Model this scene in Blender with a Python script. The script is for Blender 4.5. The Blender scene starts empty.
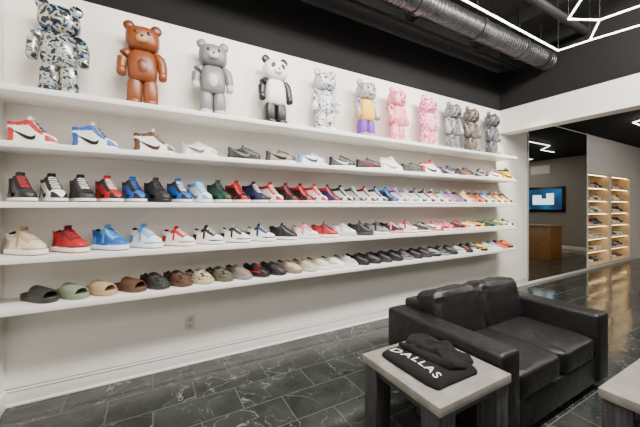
import bpy, bmesh, math, random
from mathutils import Vector, Matrix, noise
random.seed(7)
SC=bpy.context.scene
COL=SC.collection
# ------------------------------------------------------------ materials
def _new(name):
    m=bpy.data.materials.new(name); m.use_nodes=True
    nt=m.node_tree; b=nt.nodes["Principled BSDF"]
    return m,nt,b
_mc={}
def pmat(name,col,rough=.5,metal=0.,var=.06,scale=30.,bump=0.,coat=0.):
    if name in _mc: return _mc[name]
    m,nt,b=_new(name); N=nt.nodes; L=nt.links
    tc=N.new("ShaderNodeTexCoord"); nz=N.new("ShaderNodeTexNoise")
    nz.inputs["Scale"].default_value=scale; nz.inputs["Detail"].default_value=4
    L.new(tc.outputs["Object"],nz.inputs["Vector"])
    r=N.new("ShaderNodeValToRGB")
    r.color_ramp.elements[0].position=.3; r.color_ramp.elements[1].position=.7
    r.color_ramp.elements[0].color=[max(0,c*(1-var)) for c in col]+[1]
    r.color_ramp.elements[1].color=[min(1,c*(1+var)) for c in col]+[1]
    L.new(nz.outputs["Fac"],r.inputs["Fac"]); L.new(r.outputs["Color"],b.inputs["Base Color"])
    b.inputs["Roughness"].default_value=rough; b.inputs["Metallic"].default_value=metal
    b.inputs["Coat Weight"].default_value=coat
    if bump>0:
        bp=N.new("ShaderNodeBump"); bp.inputs["Strength"].default_value=bump; bp.inputs["Distance"].default_value=.01
        L.new(nz.outputs["Fac"],bp.inputs["Height"]); L.new(bp.outputs["Normal"],b.inputs["Normal"])
    _mc[name]=m; return m
def camo(name,cols,scale=14,rough=.35,metal=0.):
    if name in _mc: return _mc[name]
    m,nt,b=_new(name); N=nt.nodes; L=nt.links
    tc=N.new("ShaderNodeTexCoord"); nz=N.new("ShaderNodeTexNoise")
    nz.inputs["Scale"].default_value=scale; nz.inputs["Detail"].default_value=1.5; nz.inputs["Distortion"].default_value=.6
    L.new(tc.outputs["Object"],nz.inputs["Vector"])
    r=N.new("ShaderNodeValToRGB"); r.color_ramp.interpolation='CONSTANT'
    el=r.color_ramp.elements
    n=len(cols)
    pos=[0]+[.42+.18*i/(n-2 if n>2 else 1) for i in range(n-1)]
    el[0].position=0; el[0].color=list(cols[0])+[1]
    el[1].position=pos[1]; el[1].color=list(cols[1])+[1]
    for i in range(2,n):
        e=el.new(pos[i]); e.color=list(cols[i])+[1]
    L.new(nz.outputs["Fac"],r.inputs["Fac"]); L.new(r.outputs["Color"],b.inputs["Base Color"])
    b.inputs["Roughness"].default_value=rough; b.inputs["Metallic"].default_value=metal
    _mc[name]=m; return m
def emat(name,col,strength):
    m,nt,b=_new(name)
    b.inputs["Base Color"].default_value=list(col)+[1]
    b.inputs["Emission Color"].default_value=list(col)+[1]; b.inputs["Emission Strength"].default_value=strength
    return m
def floor_mat():
    m,nt,b=_new("marble_tile"); N=nt.nodes; L=nt.links
    tc=N.new("ShaderNodeTexCoord")
    br=N.new("ShaderNodeTexBrick"); br.inputs["Scale"].default_value=1
    br.inputs["Brick Width"].default_value=.61; br.inputs["Row Height"].default_value=.305
    br.inputs["Mortar Size"].default_value=.0032; br.inputs["Mortar Smooth"].default_value=0
    br.inputs["Color1"].default_value=(0,0,0,1); br.inputs["Color2"].default_value=(1,1,1,1); br.inputs["Mortar"].default_value=(.5,.5,.5,1)
    L.new(tc.outputs["Object"],br.inputs["Vector"])
    sc=N.new("ShaderNodeVectorMath"); sc.operation='SCALE'; sc.inputs["Scale"].default_value=9
    L.new(br.outputs["Color"],sc.inputs[0])
    ad=N.new("ShaderNodeVectorMath"); ad.operation='ADD'
    L.new(tc.outputs["Object"],ad.inputs[0]); L.new(sc.outputs[0],ad.inputs[1])
    def vein(scale,width,seed):
        nz=N.new("ShaderNodeTexNoise"); nz.inputs["Scale"].default_value=scale; nz.inputs["Detail"].default_value=4
        nz.inputs["Roughness"].default_value=.48; nz.inputs["Distortion"].default_value=.6
        o=N.new("ShaderNodeVectorMath"); o.operation='ADD'; o.inputs[1].default_value=(seed,seed*2,0)
        L.new(ad.outputs[0],o.inputs[0]); L.new(o.outputs[0],nz.inputs["Vector"])
        s=N.new("ShaderNodeMath"); s.operation='SUBTRACT'; s.inputs[1].default_value=.5; L.new(nz.outputs["Fac"],s.inputs[0])
        a=N.new("ShaderNodeMath"); a.operation='ABSOLUTE'; L.new(s.outputs[0],a.inputs[0])
        mr=N.new("ShaderNodeMapRange"); mr.inputs["From Min"].default_value=0; mr.inputs["From Max"].default_value=width
        mr.inputs["To Min"].default_value=1; mr.inputs["To Max"].default_value=0; L.new(a.outputs[0],mr.inputs["Value"])
        return mr.outputs[0]
    v1=vein(1.9,.0045,3.1); v2=vein(4.0,.0065,11.7)
    mul=N.new("ShaderNodeMath"); mul.operation='MULTIPLY'; mul.inputs[1].default_value=.5; L.new(v2,mul.inputs[0])
    mx=N.new("ShaderNodeMath"); mx.operation='MAXIMUM'; L.new(v1,mx.inputs[0]); L.new(mul.outputs[0],mx.inputs[1])
    msk=N.new("ShaderNodeTexNoise"); msk.inputs["Scale"].default_value=2.2; L.new(ad.outputs[0],msk.inputs["Vector"])
    mk_=N.new("ShaderNodeMapRange"); mk_.inputs["From Min"].default_value=.30; mk_.inputs["From Max"].default_value=.58; L.new(msk.outputs["Fac"],mk_.inputs["Value"])
    mm_=N.new("ShaderNodeMath"); mm_.operation='MULTIPLY'; L.new(mx.outputs[0],mm_.inputs[0]); L.new(mk_.outputs[0],mm_.inputs[1])
    cl=N.new("ShaderNodeTexNoise"); cl.inputs["Scale"].default_value=4; cl.inputs["Detail"].default_value=6
    L.new(ad.outputs[0],cl.inputs["Vector"])
    rp=N.new("ShaderNodeValToRGB"); rp.color_ramp.elements[0].position=.3; rp.color_ramp.elements[1].position=.75
    rp.color_ramp.elements[0].color=(.017,.021,.019,1); rp.color_ramp.elements[1].color=(.054,.061,.056,1)
    L.new(cl.outputs["Fac"],rp.inputs["Fac"])
    m1=N.new("ShaderNodeMixRGB"); m1.inputs["Color2"].default_value=(.26,.27,.255,1)
    L.new(mm_.outputs[0],m1.inputs["Fac"]); L.new(rp.outputs["Color"],m1.inputs["Color1"])
    m2=N.new("ShaderNodeMixRGB"); m2.inputs["Color2"].default_value=(.10,.105,.10,1)
    L.new(br.outputs["Fac"],m2.inputs["Fac"]); L.new(m1.outputs["Color"],m2.inputs["Color1"])
    L.new(m2.outputs["Color"],b.inputs["Base Color"])
    ge=N.new("ShaderNodeNewGeometry")
    ce=N.new("ShaderNodeVectorMath"); ce.operation='SUBTRACT'; ce.inputs[1].default_value=(.5,.5,.5); L.new(br.outputs["Color"],ce.inputs[0])
    wv=N.new("ShaderNodeVectorMath"); wv.operation='MULTIPLY'; wv.inputs[1].default_value=(.034,-.026,0); L.new(ce.outputs[0],wv.inputs[0])
    an=N.new("ShaderNodeVectorMath"); an.operation='ADD'; L.new(ge.outputs["Normal"],an.inputs[0]); L.new(wv.outputs[0],an.inputs[1])
    nn=N.new("ShaderNodeVectorMath"); nn.operation='NORMALIZE'; L.new(an.outputs[0],nn.inputs[0])
    wb=N.new("ShaderNodeTexNoise"); wb.inputs["Scale"].default_value=3.5; L.new(ad.outputs[0],wb.inputs["Vector"])
    bp=N.new("ShaderNodeBump"); bp.inputs["Strength"].default_value=.4; bp.inputs["Distance"].default_value=.006
    L.new(wb.outputs["Fac"],bp.inputs["Height"]); L.new(nn.outputs[0],bp.inputs["Normal"]); L.new(bp.outputs["Normal"],b.inputs["Normal"])
    ro=N.new("ShaderNodeMapRange"); ro.inputs["To Min"].default_value=.11; ro.inputs["To Max"].default_value=.7; L.new(br.outputs["Fac"],ro.inputs["Value"]); L.new(ro.outputs[0],b.inputs["Roughness"])
    return m
def wood_mat(name,c1,c2,sx=(1,1,12),rough=.55):
    m,nt,b=_new(name); N=nt.nodes; L=nt.links
    tc=N.new("ShaderNodeTexCoord"); mp=N.new("ShaderNodeMapping"); mp.inputs["Scale"].default_value=sx
    nz=N.new("ShaderNodeTexNoise"); nz.inputs["Scale"].default_value=6; nz.inputs["Detail"].default_value=8; nz.inputs["Distortion"].default_value=.4
    L.new(tc.outputs["Object"],mp.inputs["Vector"]); L.new(mp.outputs[0],nz.inputs["Vector"])
    r=N.new("ShaderNodeValToRGB"); r.color_ramp.elements[0].position=.35; r.color_ramp.elements[1].position=.65
    r.color_ramp.elements[0].color=list(c1)+[1]; r.color_ramp.elements[1].color=list(c2)+[1]
    L.new(nz.outputs["Fac"],r.inputs["Fac"]); L.new(r.outputs["Color"],b.inputs["Base Color"])
    bp=N.new("ShaderNodeBump"); bp.inputs["Strength"].default_value=.3; bp.inputs["Distance"].default_value=.003
    L.new(nz.outputs["Fac"],bp.inputs["Height"]); L.new(bp.outputs["Normal"],b.inputs["Normal"])
    b.inputs["Roughness"].default_value=rough
    return m
def holes_mat(name,col):
    if name in _mc: return _mc[name]
    m,nt,b=_new(name); N=nt.nodes; L=nt.links
    tc=N.new("ShaderNodeTexCoord"); v=N.new("ShaderNodeTexVoronoi"); v.inputs["Scale"].default_value=26; v.inputs["Randomness"].default_value=.55
    mp=N.new("ShaderNodeMapping"); mp.inputs["Scale"].default_value=(.65,1,1.5)
    L.new(tc.outputs["Object"],mp.inputs["Vector"]); L.new(mp.outputs[0],v.inputs["Vector"])
    r=N.new("ShaderNodeValToRGB"); r.color_ramp.interpolation='CONSTANT'
    r.color_ramp.elements[0].color=[c*.06 for c in col]+[1]; r.color_ramp.elements[1].position=.36; r.color_ramp.elements[1].color=list(col)+[1]
    L.new(v.outputs["Distance"],r.inputs["Fac"]); L.new(r.outputs["Color"],b.inputs["Base Color"]); b.inputs["Roughness"].default_value=.7
    bp=N.new("ShaderNodeBump"); bp.inputs["Strength"].default_value=.8; bp.inputs["Distance"].default_value=.01
    L.new(v.outputs["Distance"],bp.inputs["Height"]); L.new(bp.outputs["Normal"],b.inputs["Normal"])
    _mc[name]=m; return m

# ------------------------------------------------------------ mesh helpers
def finish(bm,name,smooth=False,angle=None):
    bmesh.ops.recalc_face_normals(bm,faces=bm.faces)
    me=bpy.data.meshes.new(name); bm.to_mesh(me); bm.free()
    if smooth:
        for p in me.polygons: p.use_smooth=True
        if angle:
            try: me.set_sharp_from_angle(angle=math.radians(angle))
            except Exception: pass
    return me
def box_bm(bm,x0,x1,y0,y1,z0,z1,bev=0,seg=2,mat=0):
    r=bmesh.ops.create_cube(bm,size=1)
    vs=r['verts']
    bmesh.ops.scale(bm,vec=(x1-x0,y1-y0,z1-z0),verts=vs)
    bmesh.ops.translate(bm,vec=((x0+x1)/2,(y0+y1)/2,(z0+z1)/2),verts=vs)
    fs=set(f for v in vs for f in v.link_faces)
    for f in fs: f.material_index=mat
    if bev>0:
        es=list(set(e for v in vs for e in v.link_edges))
        bmesh.ops.bevel(bm,geom=es,offset=bev,segments=seg,affect='EDGES',profile=.5)
def boxes_me(name,boxes,bev=0,seg=2,smooth=False):
    bm=bmesh.new()
    for b in boxes: box_bm(bm,*b,bev=bev,seg=seg)
    return finish(bm,name,smooth or bev>0,40)
def sp(v,e): return math.copysign(abs(v)**e,v)
def superell_bm(bm,c,r,e1=1.,e2=1.,nu=20,nv=12,rot=None,mat=0):
    rings=[]
    for j in range(nv+1):
        ph=-math.pi/2+math.pi*j/nv
        cz=sp(math.cos(ph),e1); sz=sp(math.sin(ph),e1)
        if j in(0,nv):
            p=Vector((0,0,r[2]*sz)); 
            if rot: p=rot@p
            rings.append([bm.verts.new(p+Vector(c))]); continue
        row=[]
        for i in range(nu):
            th=2*math.pi*i/nu
            p=Vector((r[0]*cz*sp(math.cos(th),e2),r[1]*cz*sp(math.sin(th),e2),r[2]*sz))
            if rot: p=rot@p
            row.append(bm.verts.new(p+Vector(c)))
        rings.append(row)
    loft(bm,rings,mat)
def loft(bm,rings,mat=0):
    for a,b in zip(rings[:-1],rings[1:]):
        n=max(len(a),len(b))
        for i in range(n):
            j=(i+1)%n
            if len(a)==1 and len(b)==1: continue
            if len(a)==1: vs=[a[0],b[j],b[i]]
            elif len(b)==1: vs=[a[i],a[j],b[0]]
            else: vs=[a[i],a[j],b[j],b[i]]
            try:
                f=bm.faces.new(vs); f.material_index=mat
            except ValueError: pass
def tube_bm(bm,pts,rad,n=10,cap=True,mat=0,flat=1.):
    rings=[]
    for k,p in enumerate(pts):
        p=Vector(p)
        a=Vector(pts[max(0,k-1)]); b=Vector(pts[min(len(pts)-1,k+1)])
        d=(b-a).normalized(); up=Vector((0,0,1)) if abs(d.z)<.9 else Vector((1,0,0))
        s=d.cross(up).normalized(); t=s.cross(d)
        r=rad[k] if isinstance(rad,(list,tuple)) else rad
        rings.append([bm.verts.new(p+(s*math.cos(q)+t*math.sin(q)*flat)*r) for q in [2*math.pi*i/n for i in range(n)]])
    loft(bm,rings,mat)
    if cap:
        for R in(rings[0],rings[-1]):
            f=bm.faces.new(R); f.material_index=mat
def mk(name,me,mats,parent=None,loc=None,label=None,cat=None,group=None,kind=None,rz=None,scale=None):
    o=bpy.data.objects.new(name,me); COL.objects.link(o)
    if me is not None and mats:
        if not isinstance(mats,(list,tuple)): mats=[mats]
        while len(me.materials)<len(mats): me.materials.append(mats[len(me.materials)])
        for i,m in enumerate(mats):
            if me.materials[i] is not m:
                o.material_slots[i].link='OBJECT'; o.material_slots[i].material=m
    if parent: o.parent=parent
    if loc: o.location=loc
    if rz is not None: o.rotation_euler[2]=rz
    if scale: o.scale=scale if isinstance(scale,tuple) else (scale,)*3
    if label: o["label"]=label
    if cat: o["category"]=cat
    if group: o["group"]=group
    if kind: o["kind"]=kind
    return o
def empty(name,loc,label,cat,group=None,rz=0,scale=None):
    o=mk(name,None,None,loc=loc,label=label,cat=cat,group=group,rz=rz,scale=scale)
    o.empty_display_size=.1
    return o

# ------------------------------------------------------------ room
XL=-1.0; XB=5.55; XE=12.9; YB=-6.5; H1=3.29; H2=4.4
white=pmat("white_paint",(.86,.83,.78),.6,var=.012,scale=3)
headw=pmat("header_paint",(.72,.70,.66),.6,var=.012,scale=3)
beige=pmat("grey_beige_paint",(.31,.28,.24),.7,var=.02,scale=3)
black=pmat("black_ceiling_paint",(.002,.002,.0023),.95,var=.2,scale=4)
trimw=pmat("trim_paint",(.88,.87,.85),.35,var=.01,scale=5)
def struct(name,boxes,mat,label=None,bev=0):
    return mk(name,boxes_me(name,boxes,bev),mat,kind="structure",label=label or name.replace("_"," "),cat=name.split("_")[0])
fl=struct("floor",[(XL-.2,XE+.2,YB-.2,.6,-.1,0)],floor_mat(),"dark veined marble tile floor")
CB=[(9.15,10.50),(10.60,11.95)]; CT=2.36
struct("wall_north",[(XL-.15,9.15,0,.15,0,H1),(11.95,XE,0,.15,0,H1),(10.50,10.60,0,.15,.06,CT),
   (9.15,11.95,0,.15,CT,H1),(9.15,11.95,0,.15,0,.06)],white,"white painted display wall")
struct("wall_north_upper",[(XL-.15,XB,0,.15,H1,H2)],black,"black painted wall above the white display wall")
struct("wall_west",[(XL-.15,XL,YB,0,0,H1)],white,"white painted side wall")
struct("wall_west_upper",[(XL-.15,XL,YB,0,H1,H2)],black,"black painted upper side wall")
struct("wall_south",[(XL-.15,XE+.15,YB-.15,YB,0,H2)],beige,"greige painted wall")
struct("wall_east",[(XE,XE+.15,YB,.15,0,H1)],beige,"greige painted end wall")
struct("wall_bulkhead",[(XB,XB+.25,YB,0,2.87,H1)],headw,"white bulkhead under the black ceiling")
struct("wall_bulkhead_upper",[(XB,XB+.25,YB,0,H1,H2)],black,"black upper wall above the bulkhead")
struct("ceiling",[(XL-.15,XB+.25,YB,.15,H2,H2+.1)],black,"open black painted ceiling")
struct("ceiling_low",[(XB+.25,XE+.15,YB,.15,H1,H1+.1)],black,"low black ceiling")
struct("baseboard_north",[(XL,6.45,-.022,0,0,.13),(XL,6.45,-.034,0,0,.02),(XL,6.45,-.030,0,.115,.13)],trimw,"white baseboard",bev=.004)
struct("baseboard_west",[(XL,XL+.022,YB,-.02,0,.13)],trimw,"white baseboard",bev=.004)
struct("baseboard_east",[(XE-.018,XE,YB,0,0,.13)],trimw,"white baseboard",bev=.004)
struct("trim_1",[(6.45,9.1,-.03,0,0,.05)],trimw,"white base strip under the mirror",bev=.004)
struct("trim_2",[(9.1,9.15,-.03,0,0,H1)],trimw,"white trim beside mirror")

# mirror
mm,nt,b=_new("mirror_glass"); b.inputs["Metallic"].default_value=1; b.inputs["Base Color"].default_value=(.58,.60,.59,1)
nz=nt.nodes.new("ShaderNodeTexNoise"); nz.inputs["Scale"].default_value=2
mr=nt.nodes.new("ShaderNodeMapRange"); mr.inputs["To Min"].default_value=.005; mr.inputs["To Max"].default_value=.015
nt.links.new(nz.outputs["Fac"],mr.inputs["Value"]); nt.links.new(mr.outputs[0],b.inputs["Roughness"])
mir=empty("wall_mirror",(6.5,0,.05),"tall frameless mirror panel fixed to the white wall","mirror")
mk("mirror_pane",boxes_me("mirror_pane",[(0,2.6,-.02,-.001,0,3.21)]),mm,mir)
mk("mirror_edge_strip",boxes_me("mirror_edge_strip",[(-.02,0,-.025,-.001,0,3.21),(2.58,2.6,-.025,-.0205,0,3.21)]),pmat("mirror_edge",(.45,.48,.47),.25,.7),mir)

# ------------------------------------------------------------ shelves
SD=.37; ST=.042
shw=pmat("shelf_white_laminate",(.88,.86,.825),.35,var=.01,scale=4)
SZ=[2.39,2.0,1.58,1.19,.835]   # top surfaces
desc=["holding bear figurines","holding collectible sneakers","holding high-top sneakers","holding basketball sneakers","holding slides and runners"]
for z,d in zip(SZ,desc):
    mk("wall_shelf",boxes_me("wall_shelf",[(XL,5.42,-SD,0,z-ST,z)],.004),shw,label="long white floating shelf "+d,cat="shelf",group="white wall shelves")

# ------------------------------------------------------------ shoes (heel at x=0, toe at x=.30; shifted so the middle is the origin)
def lin_(T,x):
    if x<=T[0][0]: return T[0][1]
    for a,b in zip(T[:-1],T[1:]):
        if x<=b[0]:
            t=(x-a[0])/(b[0]-a[0]); t=t*t*(3-2*t)*.4+t*.6
            return a[1]+(b[1]-a[1])*t
    return T[-1][1]
def halfw(x):
    t=min(1,max(0,(x-.08)/.12)); w=.038+.014*t*t*(3-2*t)
    if x<.05: w*=max(.02,1-((.05-x)/.05)**2.4)**(1/2.4)
    if x>.225: w*=max(.0008,1-((x-.225)/.075)**2.5)**(1/2.5)
    return w
def ymid(x): return .007*max(0,(x/.3-.55))/.45
ZB=.020
TOE=[(.257,.080),(.272,.075),(.284,.068),(.292,.060),(.297,.050),(.30,.038)]
PROF={
 'hi':[(0,.158),(.02,.168),(.06,.161),(.10,.165),(.135,.178),(.155,.180),(.167,.162),(.183,.141),(.200,.120),(.217,.104),(.234,.091)]+TOE,
 'mid':[(0,.132),(.02,.142),(.06,.125),(.10,.129),(.130,.147),(.147,.153),(.160,.142),(.177,.127),(.197,.112),(.217,.099),(.237,.088)]+TOE,
 'low':[(0,.105),(.02,.115),(.06,.096),(.10,.096),(.130,.112),(.147,.119),(.165,.111),(.19,.102),(.21,.094),(.235,.086)]+TOE,
 'run':[(0,.104),(.02,.117),(.05,.101),(.09,.097),(.125,.111),(.14,.118),(.16,.111),(.18,.104),(.20,.097),(.225,.088),(.25,.078),(.270,.068),(.285,.057),(.295,.046),(.30,.035)],
 'clog':[(0,.086),(.02,.100),(.05,.084),(.08,.082),(.105,.096),(.125,.112),(.145,.116),(.165,.110),(.19,.101),(.215,.090),(.240,.078),(.262,.066),(.278,.055),(.290,.044),(.30,.033)]}
FR=[0,.08,.16,.24,.32,.40,.48,.56,.64,.70,.76,.82,.88,.94,1.0]
OPENX={'hi':.155,'mid':.148,'low':.147,'run':.140,'clog':.120}
def lateral(kind,x,f):
    """outer wall half width as share of halfw"""
    ox=OPENX[kind]
    t=min(1,max(0,(x-(ox-.035))/.06)); t=t*t*(3-2*t)
    h=lin_(PROF[kind],x); z=ZB+f*(h-ZB)
    sh=1-.24*min(1,max(0,(z-.04)/.07))
    tr=.36+.64*max(0,1-f**2.8)**(1/2.2)
    return sh*(1-t)+min(sh*1.05,tr)*t
def upper_me(kind,name,panel):
    P=PROF[kind]; ox=OPENX[kind]; bm=bmesh.new(); n=58; rows=[]
    for i in range(n+1):
        x=.15*(1-math.cos(math.pi*i/n)); h=lin_(P,x); w=halfw(x); yc=ymid(x)
        def P3(y,z):
            b=max(0,1-x/.11); dx=b*(.011*math.sin(min(1,max(0,(z-.035)/.085))*math.pi))
            return (x-.15+dx,y+yc,z)
        L_=[(w*lateral(kind,x,f),ZB+f*(h-ZB)) for f in FR]
        wr=L_[-1][0]
        if x<ox: 
            d=min(1,(ox-x)/.012)*min(1,max(0.05,x/.012))
            inner=[(wr*.92,h+.001),(wr*.80,h-.004*d),(wr*.70,h-.030*d),(wr*.35,h-.052*d),(0,h-.054*d)]
        else:
            cr=.10*wr
            inner=[(wr*.92,h+cr*.3-.001),(wr*.75,h+cr*.6-.001),(wr*.5,h+cr*.85),(wr*.25,h+cr),(0,h+cr)]
        half=L_+inner
        row=[P3(y,z) for y,z in half]+[P3(-y,z) for y,z in reversed(half[:-1])]
        rows.append([bm.verts.new(p) for p in row])
    m=len(rows[0]); nF=len(FR)
    for i in range(n):
        xm=.15*(1-math.cos(math.pi*(i+.5)/n))
        for j in range(m-1):
            f=bm.faces.new([rows[i][j],rows[i][j+1],rows[i+1][j+1],rows[i+1][j]])
            jj=min(j,m-2-j)
            if jj>=nF-1: 
                f.material_index=(2 if (xm<ox and jj>nF-1) else (3 if xm<.232 else 0)) if kind!='clog' or xm<ox else 0
            else: f.material_index=panel(xm,FR[jj]+.03,ZB+(FR[jj]+.03)*(lin_(P,xm)-ZB))
    for i in range(n): bm.faces.new([rows[i][0],rows[i+1][0],rows[i+1][-1],rows[i][-1]])
    bmesh.ops.remove_doubles(bm,verts=bm.verts,dist=.0002)
    return finish(bm,name,True,55)
def pan_hi(x,f,z):
    if x>.262-(z-.03)*.2: return 1 if f<.9 else 0
    if x<.058-(z-.05)*.15 and z<.122: return 1
    if x<.138 and z>.140: return 1
    if .114<x<.240 and f>.74: return 1
    return 0
def pan_mid(x,f,z):
    if x<.060 and z<.090: return 1
    if .10<x<.235 and f>.74: return 1
    if x>.19 and z<.045: return 1
    if .125<x<.150 and f>.25: return 1
    return 0
def pan_low(x,f,z):
    if x>.262-(z-.03)*.2: return 1 if f<.9 else 0
    if x<.055: return 1
    if .12<x<.238 and f>.76: return 1
    return 0
def pan_run(x,f,z):
    if .07<x<.24 and .044<z<.058: return 1
    if x<.018: return 1
    return 0
def outline(z,off,n=40):
    pts=[]
    for i in range(n):
        a=2*math.pi*i/n; c=math.cos(a); x=.15*(1+c)
        y=halfw(x)*(1+off*12)+off*.3
        y=math.copysign(y,math.sin(a)) if abs(math.sin(a))>1e-6 else 0
        pts.append((x-.15+off*c,y+ymid(x),z))
    return pts
def sole_me(name,h,over,wave=0):
    bm=bmesh.new()
    T=[(0,-.004),(.003,.0),(.007,over*.8),(.0085,over),(h*.6,over+.0008),(h-.002,over),(h,over*.6),(h+.001,-.002)]
    rings=[[bm.verts.new(p) for p in outline(z,o)] for z,o in T]
    if wave:
        for r in rings[4:7]:
            for v in r: v.co.z+=wave*math.sin(v.co.x*60)+wave*1.2*max(0,-v.co.x/.15)
    for r in rings[:3]:
        for v in r:
            if v.co.x>.09: v.co.z+=.006*((v.co.x-.09)/.06)**2
    loft(bm,rings[:4],1); loft(bm,rings[3:],0)
    f=bm.faces.new(rings[0]); f.material_index=1
    bm.faces.new(rings[-1])
    return finish(bm,name,True,50)
def lace_me(kind,name,xs):
    bm=bmesh.new()
    for k,x in enumerate(xs):
        h=lin_(PROF[kind],x); w=halfw(x)*.50; pts=[]
        for q in range(-3,4):
            u=q/3; pts.append((x-.15+.004*u*(1 if k%2 else -1),w*u+ymid(x),h+.0055-.006*u*u))
        tube_bm(bm,pts,.0036,6)
    return finish(bm,name,True)
def tongue_me(kind,name,h):
    ox=OPENX[kind]; z0=lin_(PROF[kind],ox)
    bm=bmesh.new(); rings=[]
    for (dx,dz,w) in [(-.002,-.025,.020),(-.004,-.004,.024),(-.002,h*.5,.025),(.001,h*.85,.024),(.003,h,.019)]:
        r=[]
        for q in range(7):
            u=(q-3)/3; r.append(bm.verts.new((ox-.15+dx-.006*u*u,w*u,z0+dz)))
        r2=[bm.verts.new(v.co+Vector((-.009,0,-.002))) for v in reversed(r)]
        rings.append(r+r2)
    loft(bm,rings); bm.faces.new(rings[0]); bm.faces.new(rings[-1])
    return finish(bm,name,True,60)
def bez(p,t):
    while len(p)>1: p=[((1-t)*a[0]+t*b[0],(1-t)*a[1]+t*b[1]) for a,b in zip(p[:-1],p[1:])]
    return p[0]
def swoosh_me(kind,name,s=1.):
    bm=bmesh.new(); n=20
    lo=[(.038,.106),(.095,.070),(.145,.032),(.205,.004),(.214,.044),(.206,.072)]
    up=[(.038,.1075),(.100,.086),(.150,.068),(.178,.046),(.192,.054),(.206,.073)]
    P=PROF[kind]
    def pt(x,z,sd):
        z=.035+(z-.035)*s; h=lin_(P,x); f=max(0,min(.97,(z-ZB)/(h-ZB)))
        b=max(0,1-x/.11); dx=b*(.011*math.sin(min(1,max(0,(z-.035)/.085))*math.pi))
        return (x-.15+dx,sd*(halfw(x)*lateral(kind,x,f)+.0024)+ymid(x),z)
    for sd in(1,-1):
        rows=[]
        for a in range(n+1):
            l=bez(lo,a/n); u=bez(up,a/n)
            rows.append([bm.verts.new(pt(l[0]+(u[0]-l[0])*q/3,l[1]+(u[1]-l[1])*q/3,sd)) for q in range(4)])
        for a in range(n):
            for q in range(3): bm.faces.new([rows[a][q],rows[a+1][q],rows[a+1][q+1],rows[a][q+1]])
    bmesh.ops.solidify(bm,geom=bm.faces[:],thickness=.0015)
    return finish(bm,name,False)
def kit(kind,pan,h,over,wave,lx,th,logo):
    K=[("sole",sole_me(kind+"_sole",h,over,wave),("mid","out")),("upper",upper_me(kind,kind+"_upper",pan),("main","acc","lin","tong"))]
    if lx: K.append(("laces",lace_me(kind,kind+"_laces",lx),("lace",)))
    if th: K.append(("tongue",tongue_me(kind,kind+"_tongue",th),("tong",)))
    if logo: K.append(("side_logo",swoosh_me(kind,kind+"_logo",logo),("logo",)))
    return K
HIP=kit('hi',pan_hi,.028,.0035,0,[.161,.171,.181,.192,.203,.214,.225],.026,1.0)
MIP=kit('mid',pan_mid,.034,.006,.002,[.157,.168,.181,.194,.207,.220],.024,None)
LOP=kit('low',pan_low,.026,.0035,0,[.160,.173,.187,.200,.213,.225],.016,.85)
RUNP=kit('run',pan_run,.037,.006,.0015,[.155,.167,.180,.193,.206],.010,None)
CLP=kit('clog',lambda x,f,z:0,.033,.006,.004,None,None,None)
CLP=[("sole",CLP[0][1],("main","main")),("upper",CLP[1][1],("hole","hole","lin","hole"))]
def slide_parts():
    bm=bmesh.new()
    T=[(0,-.003),(.006,.002),(.022,.004),(.034,.004),(.037,.000),(.031,-.007),(.029,-.012)]
    rings=[[bm.verts.new(p) for p in outline(*t)] for t in T]
    for r in rings[2:]:
        for v in r:
            if v.co.x<-.05: v.co.z+=.006*min(1,(-.05-v.co.x)/.06)
    loft(bm,rings); bm.faces.new(rings[0]); bm.faces.new(rings[-1])
    fb=finish(bm,"slide_footbed",True,60)
    bm=bmesh.new()
    def arch(x,off,dz):
        w=halfw(x)*1.08+off+.002; h=.070*(1.10-(x-.12)*2.3)+dz
        return [(x-.15,w*math.cos(a)+ymid(x),.014+max(0,h+.010)*max(0,math.sin(a))**.6) for a in [math.pi*i/14 for i in range(15)]]
    xs=[.110,.120,.155,.20,.245,.262]
    O=[[bm.verts.new(p) for p in arch(x,.002,0 if 0<i<5 else -.005)] for i,x in enumerate(xs)]
    I=[[bm.verts.new(p) for p in arch(x,-.007,-.010)] for x in xs]
    for G in(O,I):
        for a,b_ in zip(G[:-1],G[1:]):
            for i in range(14): bm.faces.new([a[i],a[i+1],b_[i+1],b_[i]])
    for k in(0,5):
        for i in range(14): bm.faces.new([O[k][i],O[k][i+1],I[k][i+1],I[k][i]])
    for k in range(5):
        for i in(0,14): bm.faces.new([O[k][i],O[k+1][i],I[k+1][i],I[k][i]])
    return [("footbed",fb,("main",)),("strap",finish(bm,"slide_strap",True,60),("main",))]
SLP=slide_parts()
C={ 'white':(.84,.83,.80),'black':(.008,.008,.009),'red':(.46,.008,.012),'blue':(.010,.11,.45),'lightblue':(.10,.36,.68),'navy':(.01,.02,.09),
 'grey':(.22,.22,.22),'lightgrey':(.48,.48,.47),'darkgrey':(.032,.032,.034),'tan':(.45,.32,.18),'brown':(.10,.045,.024),'teal':(.02,.30,.28),'green':(.02,.18,.05),
 'darkgreen':(.01,.08,.04),'pink':(.80,.17,.30),'yellow':(.75,.48,.02),'orange':(.80,.16,.01),'sage':(.20,.26,.17),'olive':(.10,.10,.06),'charcoal':(.028,.030,.026),
 'sand':(.50,.41,.28),'purple':(.15,.03,.38),'cream':(.68,.62,.47),'maroon':(.14,.01,.02),'taupe':(.22,.18,.14)}
def sm(c): return pmat("shoe_"+c,C[c],.45,var=.05,scale=60,bump=.05)
lin=pmat("shoe_lining",(.02,.02,.02),.9)
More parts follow.
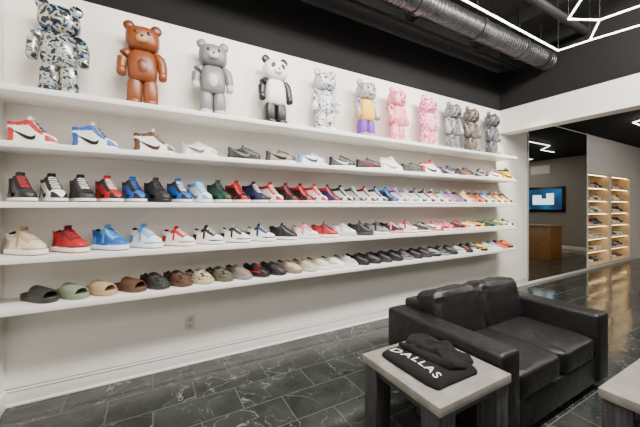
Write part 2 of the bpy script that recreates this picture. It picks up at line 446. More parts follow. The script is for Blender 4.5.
def shoe(parts,kind,main,acc,mid,out,lace,x,y,z,yaw,group,label,logo=None,detail=True,name="sneaker",sc=1.,zf=1.):
    root=empty(name,(x,y,z),label,kind,group,rz=math.radians(yaw),scale=(sc,sc,sc*zf))
    tg=main if parts is RUNP else (acc if lace==main else main)
    R={"main":sm(main),"acc":sm(acc),"mid":sm(mid),"out":sm(out),"lace":sm(lace),"lin":lin,"tong":sm(tg),"logo":sm(logo or acc)}
    R["hole"]=holes_mat("foam_"+main,C[main]) if parts is CLP else None
    for pn,me,roles in parts:
        if not detail and pn in("laces","tongue","side_logo"): continue
        mk(pn,me,[R[r] for r in roles],root)
    return root
def nm(c): return {'lightblue':'light blue','lightgrey':'light grey','darkgrey':'dark grey','darkgreen':'dark green'}.get(c,c)
YS=-.187
# row one
r1=[("H",'white','red','white','red','black','black'),("H",'white','blue','white','blue','black','black'),("H",'white','brown','white','brown','black','brown'),
("L",'white','lightgrey','white','lightgrey','white','grey'),("L",'black','darkgrey','black','black','black','grey'),("L",'taupe','darkgrey','white','brown','black','black'),
("L",'white','lightblue','white','lightblue','white','blue'),("L",'darkgrey','black','white','white','black','white'),("L",'black','black','white','black','black','red'),
("H",'white','cream','white','cream','white','lightgrey'),("L",'darkgrey','black','grey','black','black','grey'),("H",'white','red','white','red','white','black'),
("L",'black','navy','white','black','black','white'),("L",'brown','black','white','brown','black','tan'),("L",'darkgrey','grey','white','black','white','white'),("L",'white','red','white','red','black','red'),("H",'yellow','black','white','yellow','black','black')]
xr=[-.262,-.137,.003,.125,.265,.395,.52,.655,.785]
for i,(t,a,b_,m_,o_,l_,g_) in enumerate(r1):
    x=(xr[i] if i<9 else .785+(i-8)*.126)*3.02
    P=HIP if t=="H" else LOP
    k="high-top" if t=="H" else "low-top"
    shoe(P,"sneaker",a,b_,m_,o_,l_,x,YS,SZ[1],-20+random.uniform(-4,4),"sneakers on the second shelf",f"{nm(a)} and {nm(b_)} {k} sneaker turned sideways on white shelf",g_,sc=1.06 if i==0 else 1.1,zf=1.0 if t=="H" else 1.08)
# row two
r2=[('darkgrey','black','white','red','red'),('white','black','white','black','white'),('black','darkgrey','white','black','white'),('red','black','white','red','white'),('blue','black','white','blue','black'),
('darkgrey','black','black','black','black'),('blue','black','white','blue','white'),('white','lightblue','white','lightblue','white'),('darkgreen','black','white','green','black'),('black','red','white','red','black'),
('navy','black','white','navy','white'),('white','red','white','red','white'),('black','maroon','white','red','black'),('black','red','white','red','red'),('white','red','white','red','white'),('navy','red','white','red','black'),
('white','black','white','black','white'),('lightgrey','darkgrey','white','grey','white'),('white','maroon','white','black','white'),('white','navy','white','navy','white'),('black','blue','white','blue','black'),
('white','purple','white','purple','black'),('white','grey','white','grey','white'),('white','navy','white','navy','white'),('white','black','white','black','white'),('white','maroon','white','maroon','black'),
('white','green','white','green','white'),('pink','purple','white','purple','white'),('grey','black','white','grey','black'),('white','yellow','white','yellow','white'),('orange','black','white','orange','black'),
('orange','black','white','black','black'),('white','blue','white','blue','white'),('yellow','black','white','black','yellow'),('white','red','white','red','black'),('yellow','black','white','black','black')]
for i,(a,b_,m_,o_,l_) in enumerate(r2):
    x=(-.283+i*.0582)*3.02
    shoe(HIP,"sneaker",a,b_,m_,o_,l_,x,YS,SZ[2],-60+random.uniform(-3,3),"high-top sneakers on the third shelf",f"{nm(a)} and {nm(b_)} high-top sneaker with {m_} midsole on shelf",None,sc=1.05,zf=1.02)
# row three
r3=[('cream','tan','white','tan','cream'),('red','maroon','white','red','red'),('blue','lightblue','white','blue','blue'),('white','lightblue','white','lightblue','white'),('white','red','white','red','white'),('white','black','white','tan','white'),
('white','black','white','black','black'),('white','navy','white','grey','white'),('black','darkgrey','white','black','black'),('white','pink','white','lightgrey','white'),('red','maroon','white','red','black'),('white','lightgrey','lightgrey','white','white'),
('black','darkgrey','darkgrey','black','black'),('grey','black','white','pink','black'),('black','pink','pink','white','black'),('white','red','white','red','white'),('darkgrey','grey','white','black','black'),('white','red','red','white','white'),('pink','red','white','pink','white'),
('black','red','white','red','black'),('white','orange','white','orange','white'),('yellow','black','white','yellow','black'),('black','green','white','green','black'),('green','yellow','white','green','white'),('white','black','white','black','white')]
for i,(a,b_,m_,o_,l_) in enumerate(r3):
    x=(-.275+i*.0850)*3.02
    hi=i<4
    shoe(MIP if i<16 else LOP,"sneaker",a,b_,m_,o_,l_,x,YS,SZ[3],-42+random.uniform(-4,4),"basketball sneakers on the fourth shelf",f"{nm(a)} and {nm(b_)} basketball sneaker with {nm(m_)} midsole on shelf",None,sc=1.06,zf=1.12 if hi else (.96 if i<16 else 1.0))
# bottom row
r4=[('S','charcoal'),('S','sage'),('S','tan'),('S','brown'),('C','charcoal'),('C','brown'),('C','sand'),('C','olive'),('R','taupe','grey'),('R','black','red'),('R','darkgrey','black'),('R','sand','taupe'),('R','sand','lightgrey'),('R','cream','cream'),
('R','white','lightgrey'),('R','lightgrey','white'),('R','black','black'),('R','darkgrey','black'),('R','black','darkgrey'),('R','black','black'),('R','darkgrey','grey'),('R','black','black'),('R','black','darkgrey'),('R','grey','black'),('R','black','grey'),
('R','darkgrey','black'),('R','lightgrey','grey'),('R','black','red'),('R','black','white'),('R','yellow','black'),('R','cream','tan'),('R','lightblue','white'),('R','red','orange'),('R','orange','black')]
for i,t in enumerate(r4):
    x=(-.250+i*.0608)*3.02
    if i>=3: x=(-.250+3*.0608+.008+(i-3)*.0606)*3.02
    g="slides and runners on the bottom shelf"
    if t[0]=='S': shoe(SLP,"slide sandal",t[1],t[1],t[1],t[1],t[1],x,YS,SZ[4],-45,g,f"{nm(t[1])} foam slide sandal with wide strap on bottom shelf",name="slide_sandal",sc=1.04,zf=1.1)
    elif t[0]=='C': shoe(CLP,"foam clog",t[1],t[1],t[1],t[1],t[1],x,YS,SZ[4],-50,g,f"{nm(t[1])} perforated foam clog on bottom shelf",name="foam_clog",sc=1.02,zf=1.12)
    else: shoe(RUNP,"sneaker",t[1],t[2],('white' if t[1] in('white','lightgrey','cream') else t[2]) if t[2]!='red' else 'black',t[2],t[2],x,YS,SZ[4],-52+random.uniform(-3,3),g,f"{nm(t[1])} knit running sneaker with {nm(t[2])} chunky sole on shelf",name="sneaker",sc=1.03,zf=1.0)

# ------------------------------------------------------------ bear figurines
def part_se(name,c,r,e1,e2,rot=None,nu=24,nv=14):
    bm=bmesh.new(); superell_bm(bm,c,r,e1,e2,nu,nv,rot); return finish(bm,name,True)
def bear_meshes():
    P=[]
    P.append(("head",part_se("bear_head",(0,0,.610),(.134,.108,.108),.66,.74),"head"))
    for s in(-1,1):
        rot=Matrix.Rotation(s*math.radians(32),3,'Y')
        P.append(("ear",part_se("bear_ear",(s*.103,.0,.722),(.046,.026,.047),.85,.9,rot),"ear"))
    bm=bmesh.new(); rings=[]
    for z,a,d in[(.235,.06,.05),(.242,.098,.068),(.28,.114,.082),(.35,.118,.088),(.43,.110,.080),(.48,.096,.066),(.503,.078,.055),(.512,.06,.045)]:
        rings.append([bm.verts.new((a*sp(math.cos(q),.65),d*sp(math.sin(q),.65),z)) for q in[2*math.pi*i/28 for i in range(28)]])
    loft(bm,rings); bm.faces.new(rings[0]); bm.faces.new(rings[-1])
    P.append(("torso",finish(bm,"bear_torso",True,60),"torso"))
    for s in(-1,1):
        bm=bmesh.new()
        tube_bm(bm,[(s*.088,0,.492),(s*.112,0,.487),(s*.138,-.004,.462),(s*.150,-.010,.42),(s*.156,-.020,.37),(s*.158,-.030,.330)],[.024,.040,.044,.043,.040,.036],16)
        P.append(("arm",finish(bm,"bear_arm",True,60),"arm"))
        P.append(("hand",part_se("bear_hand",(s*.158,-.040,.300),(.036,.043,.042),.75,.8),"hand"))
        bm=bmesh.new(); rings=[]
        for z,a,d,cx in[(.05,.052,.055,.063),(.07,.060,.062,.063),(.14,.061,.064,.062),(.21,.060,.062,.061),(.245,.052,.054,.058)]:
            rings.append([bm.verts.new((s*cx+a*sp(math.cos(q),.7),d*sp(math.sin(q),.7),z)) for q in[2*math.pi*i/24 for i in range(24)]])
        loft(bm,rings); bm.faces.new(rings[0]); bm.faces.new(rings[-1])
        P.append(("leg",finish(bm,"bear_leg",True,60),"leg"))
        bm=bmesh.new(); superell_bm(bm,(s*.064,-.022,.036),(.061,.086,.036),.5,.7,28,12)
        P.append(("foot",finish(bm,"bear_foot",True),"foot"))
    P.append(("muzzle",part_se("bear_muzzle",(0,-.103,.583),(.050,.030,.034),.9,.9),"muz"))
    P.append(("nose",part_se("bear_nose",(0,-.132,.596),(.014,.008,.010),1,1,None,12,8),"dark"))
    for s in(-1,1): P.append(("eye",part_se("bear_eye",(s*.048,-.101,.638),(.014,.010,.018),1,1,None,12,8),"dark"))
    return P
BP=bear_meshes()
def bp_(n,c,r=.38,m=0.): return pmat("figurine_"+n,c,r,m,var=.04,scale=20)
dk=bp_("dark",(.01,.01,.012),.2)
chro=camo("chrome_patchwork",[(.012,.02,.03),(.05,.11,.20),(.42,.44,.42),(.50,.43,.26),(.02,.03,.05)],16,.22,.3)
chro2=camo("chrome_print",[(.02,.025,.03),(.30,.32,.32),(.48,.46,.38),(.04,.08,.13)],24,.24,.3)
brn=bp_("brown",(.19,.045,.010)); brn2=bp_("dark_brown",(.12,.025,.007)); tanm=bp_("tan",(.48,.25,.10)); gry=bp_("grey",(.16,.165,.17)); lgry=bp_("light_grey",(.46,.46,.45)); blk=bp_("black",(.008,.008,.009)); wht=bp_("white",(.80,.79,.76))
wpr=camo("white_print",[(.06,.06,.08),(.55,.57,.60),(.74,.75,.76),(.20,.22,.28)],30)
wpr2=camo("silver_print",[(.16,.16,.18),(.35,.35,.36),(.50,.50,.50)],24)
yel=bp_("yellow_jersey",(.80,.46,.02),.6); pur=bp_("purple_shorts",(.14,.03,.36),.6)
pnk=camo("pink_pattern",[(.60,.10,.16),(.78,.24,.32),(.82,.38,.44)],16,.45)
pcm=camo("magenta_camouflage",[(.62,.006,.18),(.86,.70,.76),(.66,.01,.22),(.85,.62,.70),(.55,.005,.16)],17,.5)
gcm=camo("grey_print",[(.03,.03,.03),(.24,.25,.26),(.09,.09,.10),(.38,.38,.38)],24)
bcm=camo("earth_print",[(.025,.02,.02),(.18,.14,.11),(.07,.05,.04),(.30,.27,.23)],24)
dcm=camo("dark_print",[(.02,.022,.035),(.12,.12,.14),(.03,.04,.06),(.27,.24,.21)],24)
def spec(h,t=None,a=None,hd=None,l=None,f=None,ear=None,muz=None):
    t=t or h; a=a or h; hd=hd or a; l=l or h; f=f or l
    return dict(head=h,ear=ear or h,torso=t,arm=a,hand=hd,leg=l,foot=f,muz=muz or h,dark=dk)
bears=[(-.635,spec(chro,chro2,chro,chro2,chro2,chro,muz=chro2),"glossy patchwork-print bear figurine in silver, navy and cream"),
(-.077,spec(brn,brn,brn,brn,brn,brn,muz=tanm,ear=brn2),"glossy brown bear figurine with tan muzzle"),
(.504,spec(gry,gry,gry,lgry,gry,lgry,muz=lgry),"grey bear figurine with pale hands and feet"),
(1.136,spec(wht,wht,blk,blk,blk,blk,ear=blk,muz=wht),"black and white panda figurine"),
(1.752,spec(wpr,wpr,wpr,wht,wpr,wht,muz=wht),"white bear figurine with dark printed pattern"),
(2.35,spec(wpr2,yel,wpr2,wpr2,pur,wpr2,muz=lgry),"silver bear figurine in yellow jersey and purple shorts"),
(2.87,spec(pnk),"pink patterned bear figurine"),(3.47,spec(pcm),"magenta and white camouflage bear figurine"),
(4.02,spec(gcm,gcm,wpr2,wpr2,gcm),"grey printed bear figurine"),(4.46,spec(bcm),"brown and grey printed bear figurine"),(5.02,spec(dcm),"dark printed bear figurine")]
tbl={}
for x,sp_,lab in bears:
    root=empty("bear_figurine",(x,-.17,SZ[0]),lab+" on top shelf","figurine","bear figurines on the top shelf",rz=math.radians(random.uniform(-5,9)),scale=.97)
    for pn,me,role in BP: mk(pn,me,[sp_[role]],root)
    if sp_["torso"] in(brn,gry):
        mk("belly_patch",tbl.setdefault("b",part_se("bear_belly",(0,-.072,.355),(.055,.020,.072),1,1)),[brn2 if sp_["torso"] is brn else lgry],root)
    if sp_["head"] is wht:
        for s in(-1,1):
            mk("eye_patch",tbl.setdefault(s,part_se("bear_eye_patch",(s*.050,-.096,.633),(.030,.012,.034),1,1,Matrix.Rotation(-s*.4,3,'Y'),16,8)),[blk],root)

# ------------------------------------------------------------ wall outlet
ou=empty("wall_outlet",(.318,-.0005,.405),"white electrical outlet on the wall below the shelves","outlet",scale=1.15)
mk("cover_plate",boxes_me("cover_plate",[(-.037,.037,-.006,0,-.06,.06)],.003),pmat("outlet_plate",(.66,.65,.62),.35),ou)
for dz in(-.026,.026): mk("socket",boxes_me("socket",[(-.016,.016,-.009,-.005,dz-.014,dz+.014)],.002),pmat("socket_plastic",(.46,.46,.44),.4),ou)

# ------------------------------------------------------------ sofa
def cushion(name,sx,sy,sz,bev,puff=.0,wr=.0,seed=0,freq=7):
    bm=bmesh.new()
    superell_bm(bm,(0,0,0),(sx/2,sy/2,sz/2),bev,bev*.9,72,44)
    for v in bm.verts:
        p=v.co
        fx=1-min(1,abs(p.x)/(sx/2))**2; fy=1-min(1,abs(p.y)/(sy/2))**2; fz=1-min(1,abs(p.z)/(sz/2))**2
        if puff:
            m=min(sx,sy,sz)
            if sz==m: p.z+=math.copysign(puff*fx*fy,p.z)
            elif sy==m: p.y+=math.copysign(puff*fx*fz,p.y)
        if wr:
            q=Vector((p.x*freq+seed,p.y*freq,p.z*freq*1.4))
            d=wr*(.7*noise.noise(q)+.6*(1-2.2*abs(noise.noise(q*1.7))))
            n_=Vector((p.x/sx**2,p.y/sy**2,p.z/sz**2)).normalized()
            p+=n_*d
    return finish(bm,name,True)
m,nt,b=_new("black_leather"); N=nt.nodes; L=nt.links
b.inputs["Base Color"].default_value=(.0085,.0085,.009,1); b.inputs["Roughness"].default_value=.42
tc=N.new("ShaderNodeTexCoord"); n1=N.new("ShaderNodeTexNoise"); n1.inputs["Scale"].default_value=7; n1.inputs["Detail"].default_value=3; n1.inputs["Distortion"].default_value=1.2
n2=N.new("ShaderNodeTexVoronoi"); n2.inputs["Scale"].default_value=260
L.new(tc.outputs["Object"],n1.inputs["Vector"]); L.new(tc.outputs["Object"],n2.inputs["Vector"])
b1=N.new("ShaderNodeBump"); b1.inputs["Strength"].default_value=.38; b1.inputs["Distance"].default_value=.02; L.new(n1.outputs["Fac"],b1.inputs["Height"])
b2=N.new("ShaderNodeBump"); b2.inputs["Strength"].default_value=.12; b2.inputs["Distance"].default_value=.002; L.new(n2.outputs["Distance"],b2.inputs["Height"]); L.new(b1.outputs["Normal"],b2.inputs["Normal"]); L.new(b2.outputs["Normal"],b.inputs["Normal"])
leather=m
SX0,SX1,SY0,SY1=1.87,3.48,-2.14,-1.10
sofa=empty("sofa",((SX0+SX1)/2,(SY0+SY1)/2,0),"black leather two-seat sofa with square arms facing into the shop","sofa")
W=(SX1-SX0); Dp=SY1-SY0; AW=.21
mk("base",boxes_me("sofa_base",[(-W/2+AW-.01,W/2-AW+.01,-Dp/2+.02,Dp/2-.02,.05,.27)],.02,3),leather,sofa)
for s in(-1,1):
    cx=s*(W/2-AW/2)
    bm=bmesh.new(); box_bm(bm,cx-AW/2,cx+AW/2,-Dp/2,Dp/2,.05,.63,.032,5)
    mk("armrest",finish(bm,"armrest",True,50),leather,sofa)
mk("backrest",boxes_me("sofa_backrest",[(-W/2+AW-.01,W/2-AW+.01,Dp/2-.20,Dp/2-.01,.2,.69)],.03,4),leather,sofa)
cw=(W-2*AW)/2
for s in(-1,1):
    mk("seat_cushion",cushion("seat_cushion",cw-.004,.80,.18,.24,.015,.009,s*3,5),leather,sofa,loc=(s*cw/2,-.11,.355))
    o=mk("back_cushion",cushion("back_cushion",cw+.02,.24,.43,.32,.020,.016,s*5,5.5),leather,sofa,loc=(s*(cw/2+.008),.215,.595)); o.rotation_euler[0]=math.radians(-15)
ftm=pmat("sofa_foot_plastic",(.02,.02,.02),.5)
for sx in(-1,1):
    for sy in(-1,1):
        bm=bmesh.new(); tube_bm(bm,[(sx*(W/2-.1),sy*(Dp/2-.1),0),(sx*(W/2-.1),sy*(Dp/2-.1),.055)],[.022,.028],14)
        mk("foot",finish(bm,"sofa_foot",True,40),ftm,sofa)

# ------------------------------------------------------------ tables
m,nt,b=_new("grey_stone"); N=nt.nodes; L=nt.links
tc=N.new("ShaderNodeTexCoord"); n1=N.new("ShaderNodeTexNoise"); n1.inputs["Scale"].default_value=9; n1.inputs["Detail"].default_value=9; n1.inputs["Roughness"].default_value=.7
L.new(tc.outputs["Object"],n1.inputs["Vector"]); r=N.new("ShaderNodeValToRGB"); r.color_ramp.elements[0].position=.3; r.color_ramp.elements[1].position=.7
r.color_ramp.elements[0].color=(.20,.188,.172,1); r.color_ramp.elements[1].color=(.36,.34,.312,1); L.new(n1.outputs["Fac"],r.inputs["Fac"]); L.new(r.outputs["Color"],b.inputs["Base Color"]); b.inputs["Roughness"].default_value=.4
stone=m
dwood=wood_mat("weathered_grey_wood",(.024,.024,.026),(.066,.066,.069),(9,9,.7))
def table(name,x0,x1,y0,y1,h,label,th=.05,leg=.12):
    cx,cy=(x0+x1)/2,(y0+y1)/2; a,c=(x1-x0)/2,(y1-y0)/2
    t=empty(name,(cx,cy,0),label,"table")
    mk("tabletop",boxes_me("tabletop",[(-a,a,-c,c,h-th,h)],.004),stone,t)
    i=.012
    for sx in(-1,1):
        for sy in(-1,1):
            x=sx*(a-leg/2-i); y=sy*(c-leg/2-i)
            mk("leg",boxes_me("table_leg",[(x-leg/2,x+leg/2,y-leg/2,y+leg/2,0,h-th)],.003),dwood,t)
    mk("apron",boxes_me("table_apron",[(-a+leg,a-leg,c-.05,c-.03,h-th-.05,h-th),(-a+leg,a-leg,-c+.03,-c+.05,h-th-.05,h-th),(-a+.03,-a+.05,-c+leg,c-leg,h-th-.05,h-th),(a-.05,a-.03,-c+leg,c-leg,h-th-.05,h-th)]),dwood,t)
    return t
TH=.56
table("side_table",1.225,1.845,-2.205,-1.58,TH,"square grey stone-topped side table with weathered wood legs")
table("coffee_table",2.08,3.1,-3.25,-2.52,.58,"low stone-topped table with weathered wood legs before sofa")

# ------------------------------------------------------------ folded sweatshirt
cloth=pmat("black_fleece",(.0045,.0045,.005),1.0,var=.15,scale=120,bump=.12)
sw=empty("folded_sweatshirt",(1.51,-1.88,TH),"folded black sweatshirt with white DALLAS lettering on stone tabletop","sweatshirt")
def heap(name,sx,sy,h,seed,flatx=None,wr=.012,loc=(0,0,0),rz=0,pw=.30,irr=.05):
    bm=bmesh.new(); n=80
    def out(a):
        return 1+irr*noise.noise(Vector((math.cos(a)*1.8+seed,math.sin(a)*1.8,seed*.3)))+irr*.4*noise.noise(Vector((math.cos(a)*5+seed,math.sin(a)*5,seed)))
    rings=[]
    for t in(.12,.22,.32,.42,.52,.62,.70,.77,.83,.88,.92,.96,.985,1.0):
        r=[]
        for i in range(n):
            a=2*math.pi*i/n; o=out(a)
            x=sx/2*o*t*sp(math.cos(a),pw); y=sy/2*o*t*sp(math.sin(a),pw)
            hz=h*(1-max(0,(t-.78)/.22)**3*.60)
            q=Vector((x*10+seed,y*7+x*4,seed)); ridge=(1-2.8*abs(noise.noise(q)))
            q2=Vector((x*20+seed,y*14-x*6,seed*2)); r2=(1-2.8*abs(noise.noise(q2)))
            flat=1.
            if flatx is not None: flat=min(1,max(.06,(x-flatx)/.05)) if t<.95 else .4
            z=hz+wr*flat*(.4*noise.noise(q*.7)+.75*ridge+.3*r2)
            r.append(bm.verts.new((x,y,max(.003,z))))
        rings.append(r)
    c=bm.verts.new((0,0,h+wr*.3))
    low=[];
    for i in range(n):
        a=2*math.pi*i/n; o=out(a)
        low.append(bm.verts.new((sx/2*o*1.012*sp(math.cos(a),pw),sy/2*o*1.012*sp(math.sin(a),pw),h*.12)))
    bot=[bm.verts.new((v.co.x*.98,v.co.y*.98,0)) for v in low]
    loft(bm,[[c]]+rings+[low,bot]); bm.faces.new(bot)
    return mk(name,finish(bm,name,True),cloth,sw,loc=loc,rz=rz)
heap("sweatshirt_body",.40,.46,.038,2.2,flatx=-.01,wr=.010,pw=.27)
heap("folded_sleeve",.24,.41,.026,7.7,wr=.020,loc=(.085,.02,.032),rz=.12,pw=.36,irr=.12)
heap("folded_sleeve",.14,.31,.024,13.1,wr=.018,loc=(.110,-.06,.046),rz=-.55,pw=.5,irr=.12)
heap("hood",.19,.25,.030,21.3,wr=.024,loc=(.095,.085,.044),rz=.5,pw=.55,irr=.2)
cu=bpy.data.curves.new("lettering","FONT"); cu.body="DALLAS"; cu.size=.082; cu.extrude=.0010; cu.align_x='CENTER'; cu.align_y='CENTER'; cu.offset=.0004; cu.space_character=1.18
to=bpy.data.objects.new("tmp_text",cu); COL.objects.link(to)
dg=bpy.context.evaluated_depsgraph_get(); dg.update()
tme=bpy.data.meshes.new_from_object(to.evaluated_get(dg)); bpy.data.objects.remove(to)
w=max(v.co.x for v in tme.vertices)-min(v.co.x for v in tme.vertices)
for v in tme.vertices:
    v.co.x*=.37/w; v.co.y+=.010-1.1*v.co.x**2
tl=mk("printed_lettering",tme,pmat("white_print_ink",(.80,.80,.78),.7),sw,loc=(-.100,0,.0418),label="white arched DALLAS lettering"); tl.rotation_euler[2]=-math.pi/2

# ------------------------------------------------------------ duct, pipes, lights
galv=pmat("galvanised_steel",(.085,.085,.09),.36,.85,var=.3,scale=8)
du=empty("air_duct",(-1,-.78,3.86),"galvanised spiral air duct hung under the black ceiling","duct")
bm=bmesh.new(); pts=[];rad=[]
x=0
while x<6.45:
    pts+= [(x,0,0),(x+.043,0,0),(x+.047,0,0),(x+.052,0,0)]; rad+=[.128,.128,.135,.128]; x+=.056
tube_bm(bm,pts,rad,28)
mk("duct_body",finish(bm,"duct_body",True,60),galv,du)
for cx in(1.2,2.7,3.6,4.7,5.7,6.3):
    bm=bmesh.new(); tube_bm(bm,[(cx-.04,0,0),(cx-.038,0,0),(cx+.038,0,0),(cx+.04,0,0)],[.130,.145,.145,.130],28)
    mk("duct_collar",finish(bm,"duct_collar",True,40),galv,du)
    mk("hanger_strap",boxes_me("hanger_strap",[(cx-.012,cx+.012,-.003,.003,.125,.54)]),galv,du)
dpipe=pmat("black_pipe_paint",(.006,.0058,.0055),.6)
def pipe(y,z,r,x0,x1,lab):
    root=empty("ceiling_pipe",(x0,y,z),lab,"pipe","pipes under the ceiling")
    bm=bmesh.new(); tube_bm(bm,[(0,0,0),(x1-x0,0,0)],r,12); mk("pipe_run",finish(bm,"pipe_run",True,40),dpipe,root)
    for cx in(1.,3.,5.): mk("hanger_strap",boxes_me("pipe_hanger",[(cx-.008,cx+.008,-.003,.003,r*.8,H2-z)]),dpipe,root)
pipe(-.30,3.95,.035,-1,5.55,"dark painted sprinkler pipe under black ceiling")
pipe(-1.25,4.1,.05,-1,5.55,"dark painted pipe under black ceiling")
for i,xx in enumerate([0.2,1.7,3.2,4.7]):
    mk("ceiling_beam",boxes_me("ceiling_beam",[(xx,xx+.1,YB,0,4.22,H2)]),black,label="black painted ceiling joist",cat="ceiling beam",group="ceiling joists")
led=emat("led_tube_glow",(1,.97,.92),9)
LZ=3.6
segs=[((1.6,1.9),(4.67,1.93)),((4.67,1.93),(4.72,1.62)),((4.72,1.62),(4.85,1.10)),((3.6,1.25),(3.98,1.55)),((3.98,1.55),(4.30,1.39)),((4.30,1.39),(4.36,1.06)),((4.30,1.39),(4.72,1.62)),((4.85,1.10),(4.36,.7)),((3.6,1.25),(3.3,.8))]
lf=empty("led_light_fixture",(4.2,-1.6,LZ),"suspended geometric LED tube light fixture under black ceiling","ceiling light")
for a,c in segs:
    a=Vector((a[0]-4.2,a[1]-1.6,0)); c=Vector((c[0]-4.2,c[1]-1.6,0))
    bm=bmesh.new(); tube_bm(bm,[a,c],.009,8); mk("light_tube",finish(bm,"light_tube"),led,lf)
    bm=bmesh.new(); tube_bm(bm,[c+Vector((0,0,.008)),c+Vector((0,0,H2-LZ))],.002,6); mk("suspension_cable",finish(bm,"suspension_cable"),dpipe,lf)
lf2=empty("led_light_fixture",(9.4,-1.0,3.22),"LED tube light fixture under the low black ceiling","ceiling light")
for a,c in [((-1.0,.0),(.2,.0)),((.2,0),(.7,-.45)),((.7,-.45),(1.5,-.45)),((-1.,0),(-1.4,-.5))]:
    bm=bmesh.new(); tube_bm(bm,[(a[0],a[1],0),(c[0],c[1],0)],.010,8); mk("light_tube",finish(bm,"light_tube"),led,lf2)
    bm=bmesh.new(); tube_bm(bm,[(c[0],c[1],.01),(c[0],c[1],.0695)],.004,6); mk("suspension_cable",finish(bm,"suspension_cable"),dpipe,lf2)

# ------------------------------------------------------------ display cabinets
cabw=pmat("cabinet_cream_laminate",(.74,.60,.38),.5,var=.03,scale=6)
glow=emat("warm_led_strip",(1,.72,.38),12)
cols=list(C.keys())
for (x0,x1) in CB:
    cb=empty("display_cabinet",((x0+x1)/2,0,.06),"built-in warmly lit cream display cabinet with rows of sneakers","cabinet","lit display cabinets")
    a=(x1-x0)/2; h=CT-.06
    mk("cabinet_body",boxes_me("cabinet_body",[(-a,-a+.03,-.01,.42,0,h),(a-.03,a,-.01,.42,0,h),(-a+.03,a-.03,.40,.42,0,h),(-a+.03,a-.03,-.01,.40,0,.03),(-a+.03,a-.03,-.01,.40,h-.03,h)]),cabw,cb)
    nsh=7; zs=[.03+(h-.06)*i/nsh for i in range(nsh)]
    for z in zs[1:]: mk("cabinet_shelf",boxes_me("cabinet_shelf",[(-a+.03,a-.03,.04,.40,z-.018,z)]),cabw,cb)
    for i in range(nsh):
        zt=(zs[i+1]-.018 if i<nsh-1 else h-.03)
        mk("led_strip",boxes_me("led_strip",[(-a+.04,a-.04,.05,.062,zt-.010,zt-.0005)]),glow,cb)
    for z in zs:
        for k in range(5):
            xx=-a+.17+k*(2*a-.34)/4
            a_,b2_=random.choice(cols),random.choice(cols)
            if random.random()<.4: a_='white'
            if random.random()<.35: a_='black'
            shoe(LOP if random.random()<.6 else HIP,"sneaker",a_,b2_,'white',b2_,'white',(x0+x1)/2+xx,.215,.06+z,-55,"sneakers in the lit cabinets",f"{nm(a_)} and {nm(b2_)} sneaker in lit display cabinet",None,detail=False,sc=.92,zf=1.12)

# ------------------------------------------------------------ far end: television, desk, vent (seen in the mirror)
tv=empty("television",(XE,-2.62,1.80),"wall-mounted flat television showing a blue picture","television")
mk("screen_housing",boxes_me("screen_housing",[(-.06,0,-.66,.66,-.46,.46)],.006),pmat("tv_black",(.005,.005,.005),.3),tv)
m,nt,b=_new("tv_picture"); N=nt.nodes;L=nt.links
tc=N.new("ShaderNodeTexCoord"); n1=N.new("ShaderNodeTexNoise"); n1.inputs["Scale"].default_value=2.4; n1.inputs["Detail"].default_value=1; L.new(tc.outputs["Object"],n1.inputs["Vector"])
r=N.new("ShaderNodeValToRGB"); r.color_ramp.elements[0].position=.35; r.color_ramp.elements[0].color=(.002,.03,.09,1); r.color_ramp.elements[1].position=.7; r.color_ramp.elements[1].color=(.008,.13,.32,1)
L.new(n1.outputs["Fac"],r.inputs["Fac"]); L.new(r.outputs["Color"],b.inputs["Emission Color"]); b.inputs["Emission Strength"].default_value=1.5; b.inputs["Base Color"].default_value=(.02,.02,.02,1)
mk("screen",boxes_me("screen",[(-.064,-.061,-.58,.58,-.38,.38)]),m,tv)
mk("bright_picture_area",boxes_me("bright_picture_area",[(-.066,-.0645,-.36,-.06,-.20,.16),(-.066,-.0645,-.06,.10,-.20,.02),(-.066,-.0645,.10,.34,-.20,.22)]),emat("tv_bright",(.75,.94,1),2.2),tv,label="bright white shape on the screen")
mk("air_vent",boxes_me("air_vent",[(-.02,0,-.32,.32,-.16,.16)]+[(-.03,-.02,-.29,.29,-.13+.05*i,-.11+.05*i) for i in range(6)]),pmat("vent_grey",(.62,.60,.57),.5),loc=(XE,-2.75,2.92),label="grey louvred air vent high on the end wall",cat="air vent")
honey=wood_mat("honey_wood",(.20,.085,.025),(.34,.16,.05),(1,1,9),.4)
dk_=empty("reception_desk",(10.3,-1.85,0),"honey-coloured wooden reception desk with overhanging top","desk")
mk("desk_body",boxes_me("desk_body",[(-.35,.35,-.70,.70,0,.94)],.004),honey,dk_)
mk("desk_top",boxes_me("desk_top",[(-.40,.40,-.75,.75,.94,.98)],.004),honey,dk_)

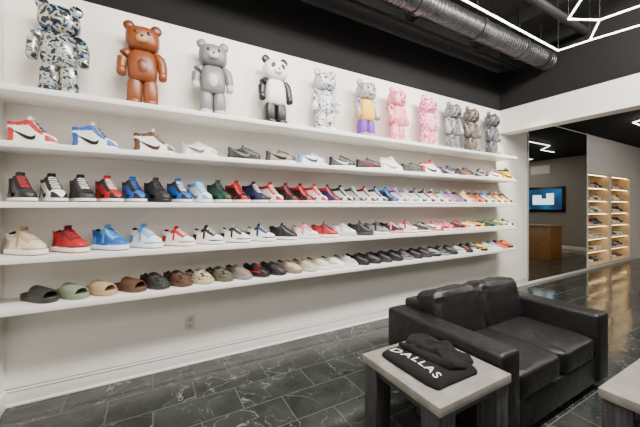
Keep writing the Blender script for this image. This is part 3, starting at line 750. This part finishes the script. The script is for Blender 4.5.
# ------------------------------------------------------------ lights without modelled fixtures
def area(name,loc,target,sx,sy,power,col=(1,.945,.87)):  # area lights added without fixtures to brighten the room and shelf wall
    l=bpy.data.lights.new(name,'AREA'); l.shape='RECTANGLE'; l.size=sx; l.size_y=sy; l.energy=power; l.color=col
    o=bpy.data.objects.new(name,l); COL.objects.link(o); o.location=loc
    o.rotation_euler=(Vector(target)-Vector(loc)).to_track_quat('-Z','Y').to_euler(); return o
area("added_area_light",(0.7,-2.5,4.15),(0.8,-.1,1.9),1.8,.35,190)
area("added_area_light",(3.2,-2.7,4.15),(3.4,-.1,1.9),1.8,.35,210)
area("added_area_light",(1.8,-5.2,3.9),(2.8,-1.0,.5),3.0,1.,80)
area("added_area_light",(5.0,-2.7,4.1),(5.0,-.2,1.9),1.2,.35,100)
area("added_area_light",(8.5,-3.2,3.25),(8.5,-1.2,0),2.0,1.0,85)
area("added_area_light",(11.5,-3.2,3.25),(11.5,-3.0,0),1.6,1.0,35)
def spot(loc,tgt,e,ang,col=(1,.84,.62)):
    l=bpy.data.lights.new("unseen_spot",'SPOT'); l.energy=e; l.spot_size=math.radians(ang); l.spot_blend=.8; l.color=col; l.shadow_soft_size=.05
    o=bpy.data.objects.new("unseen_spot",l); COL.objects.link(o); o.location=loc; o.rotation_euler=(Vector(tgt)-Vector(loc)).to_track_quat('-Z','Y').to_euler()
spot((5.2,-1.1,3.5),(5.35,-.1,1.9),340,50)
spot((3.4,-1.5,3.7),(3.0,0,2.4),150,70,(1,.91,.78))  # this spot and the next: unseen, added for a warmer wall and firmer shadows
spot((1.2,-1.5,3.9),(1.0,0,2.2),80,75,(1,.91,.78))
wd=bpy.data.worlds.new("World"); SC.world=wd; wd.use_nodes=True
wd.node_tree.nodes["Background"].inputs[0].default_value=(.8,.85,.9,1); wd.node_tree.nodes["Background"].inputs[1].default_value=.2

# ------------------------------------------------------------ camera
cd=bpy.data.cameras.new("camera"); cam=bpy.data.objects.new("camera",cd); COL.objects.link(cam)
cd.sensor_width=36; cd.lens=300/640*36; cd.shift_y=-7.5/640; cd.clip_start=.05
th=math.radians(60.9); F=Vector((math.cos(th),math.sin(th),0)); R=Vector((math.sin(th),-math.cos(th),0)); U=Vector((0,0,1))
M=Matrix((R,U,-F)).transposed().to_4x4(); M.translation=Vector((0,-3.2,1.55)); cam.matrix_world=M
SC.camera=cam
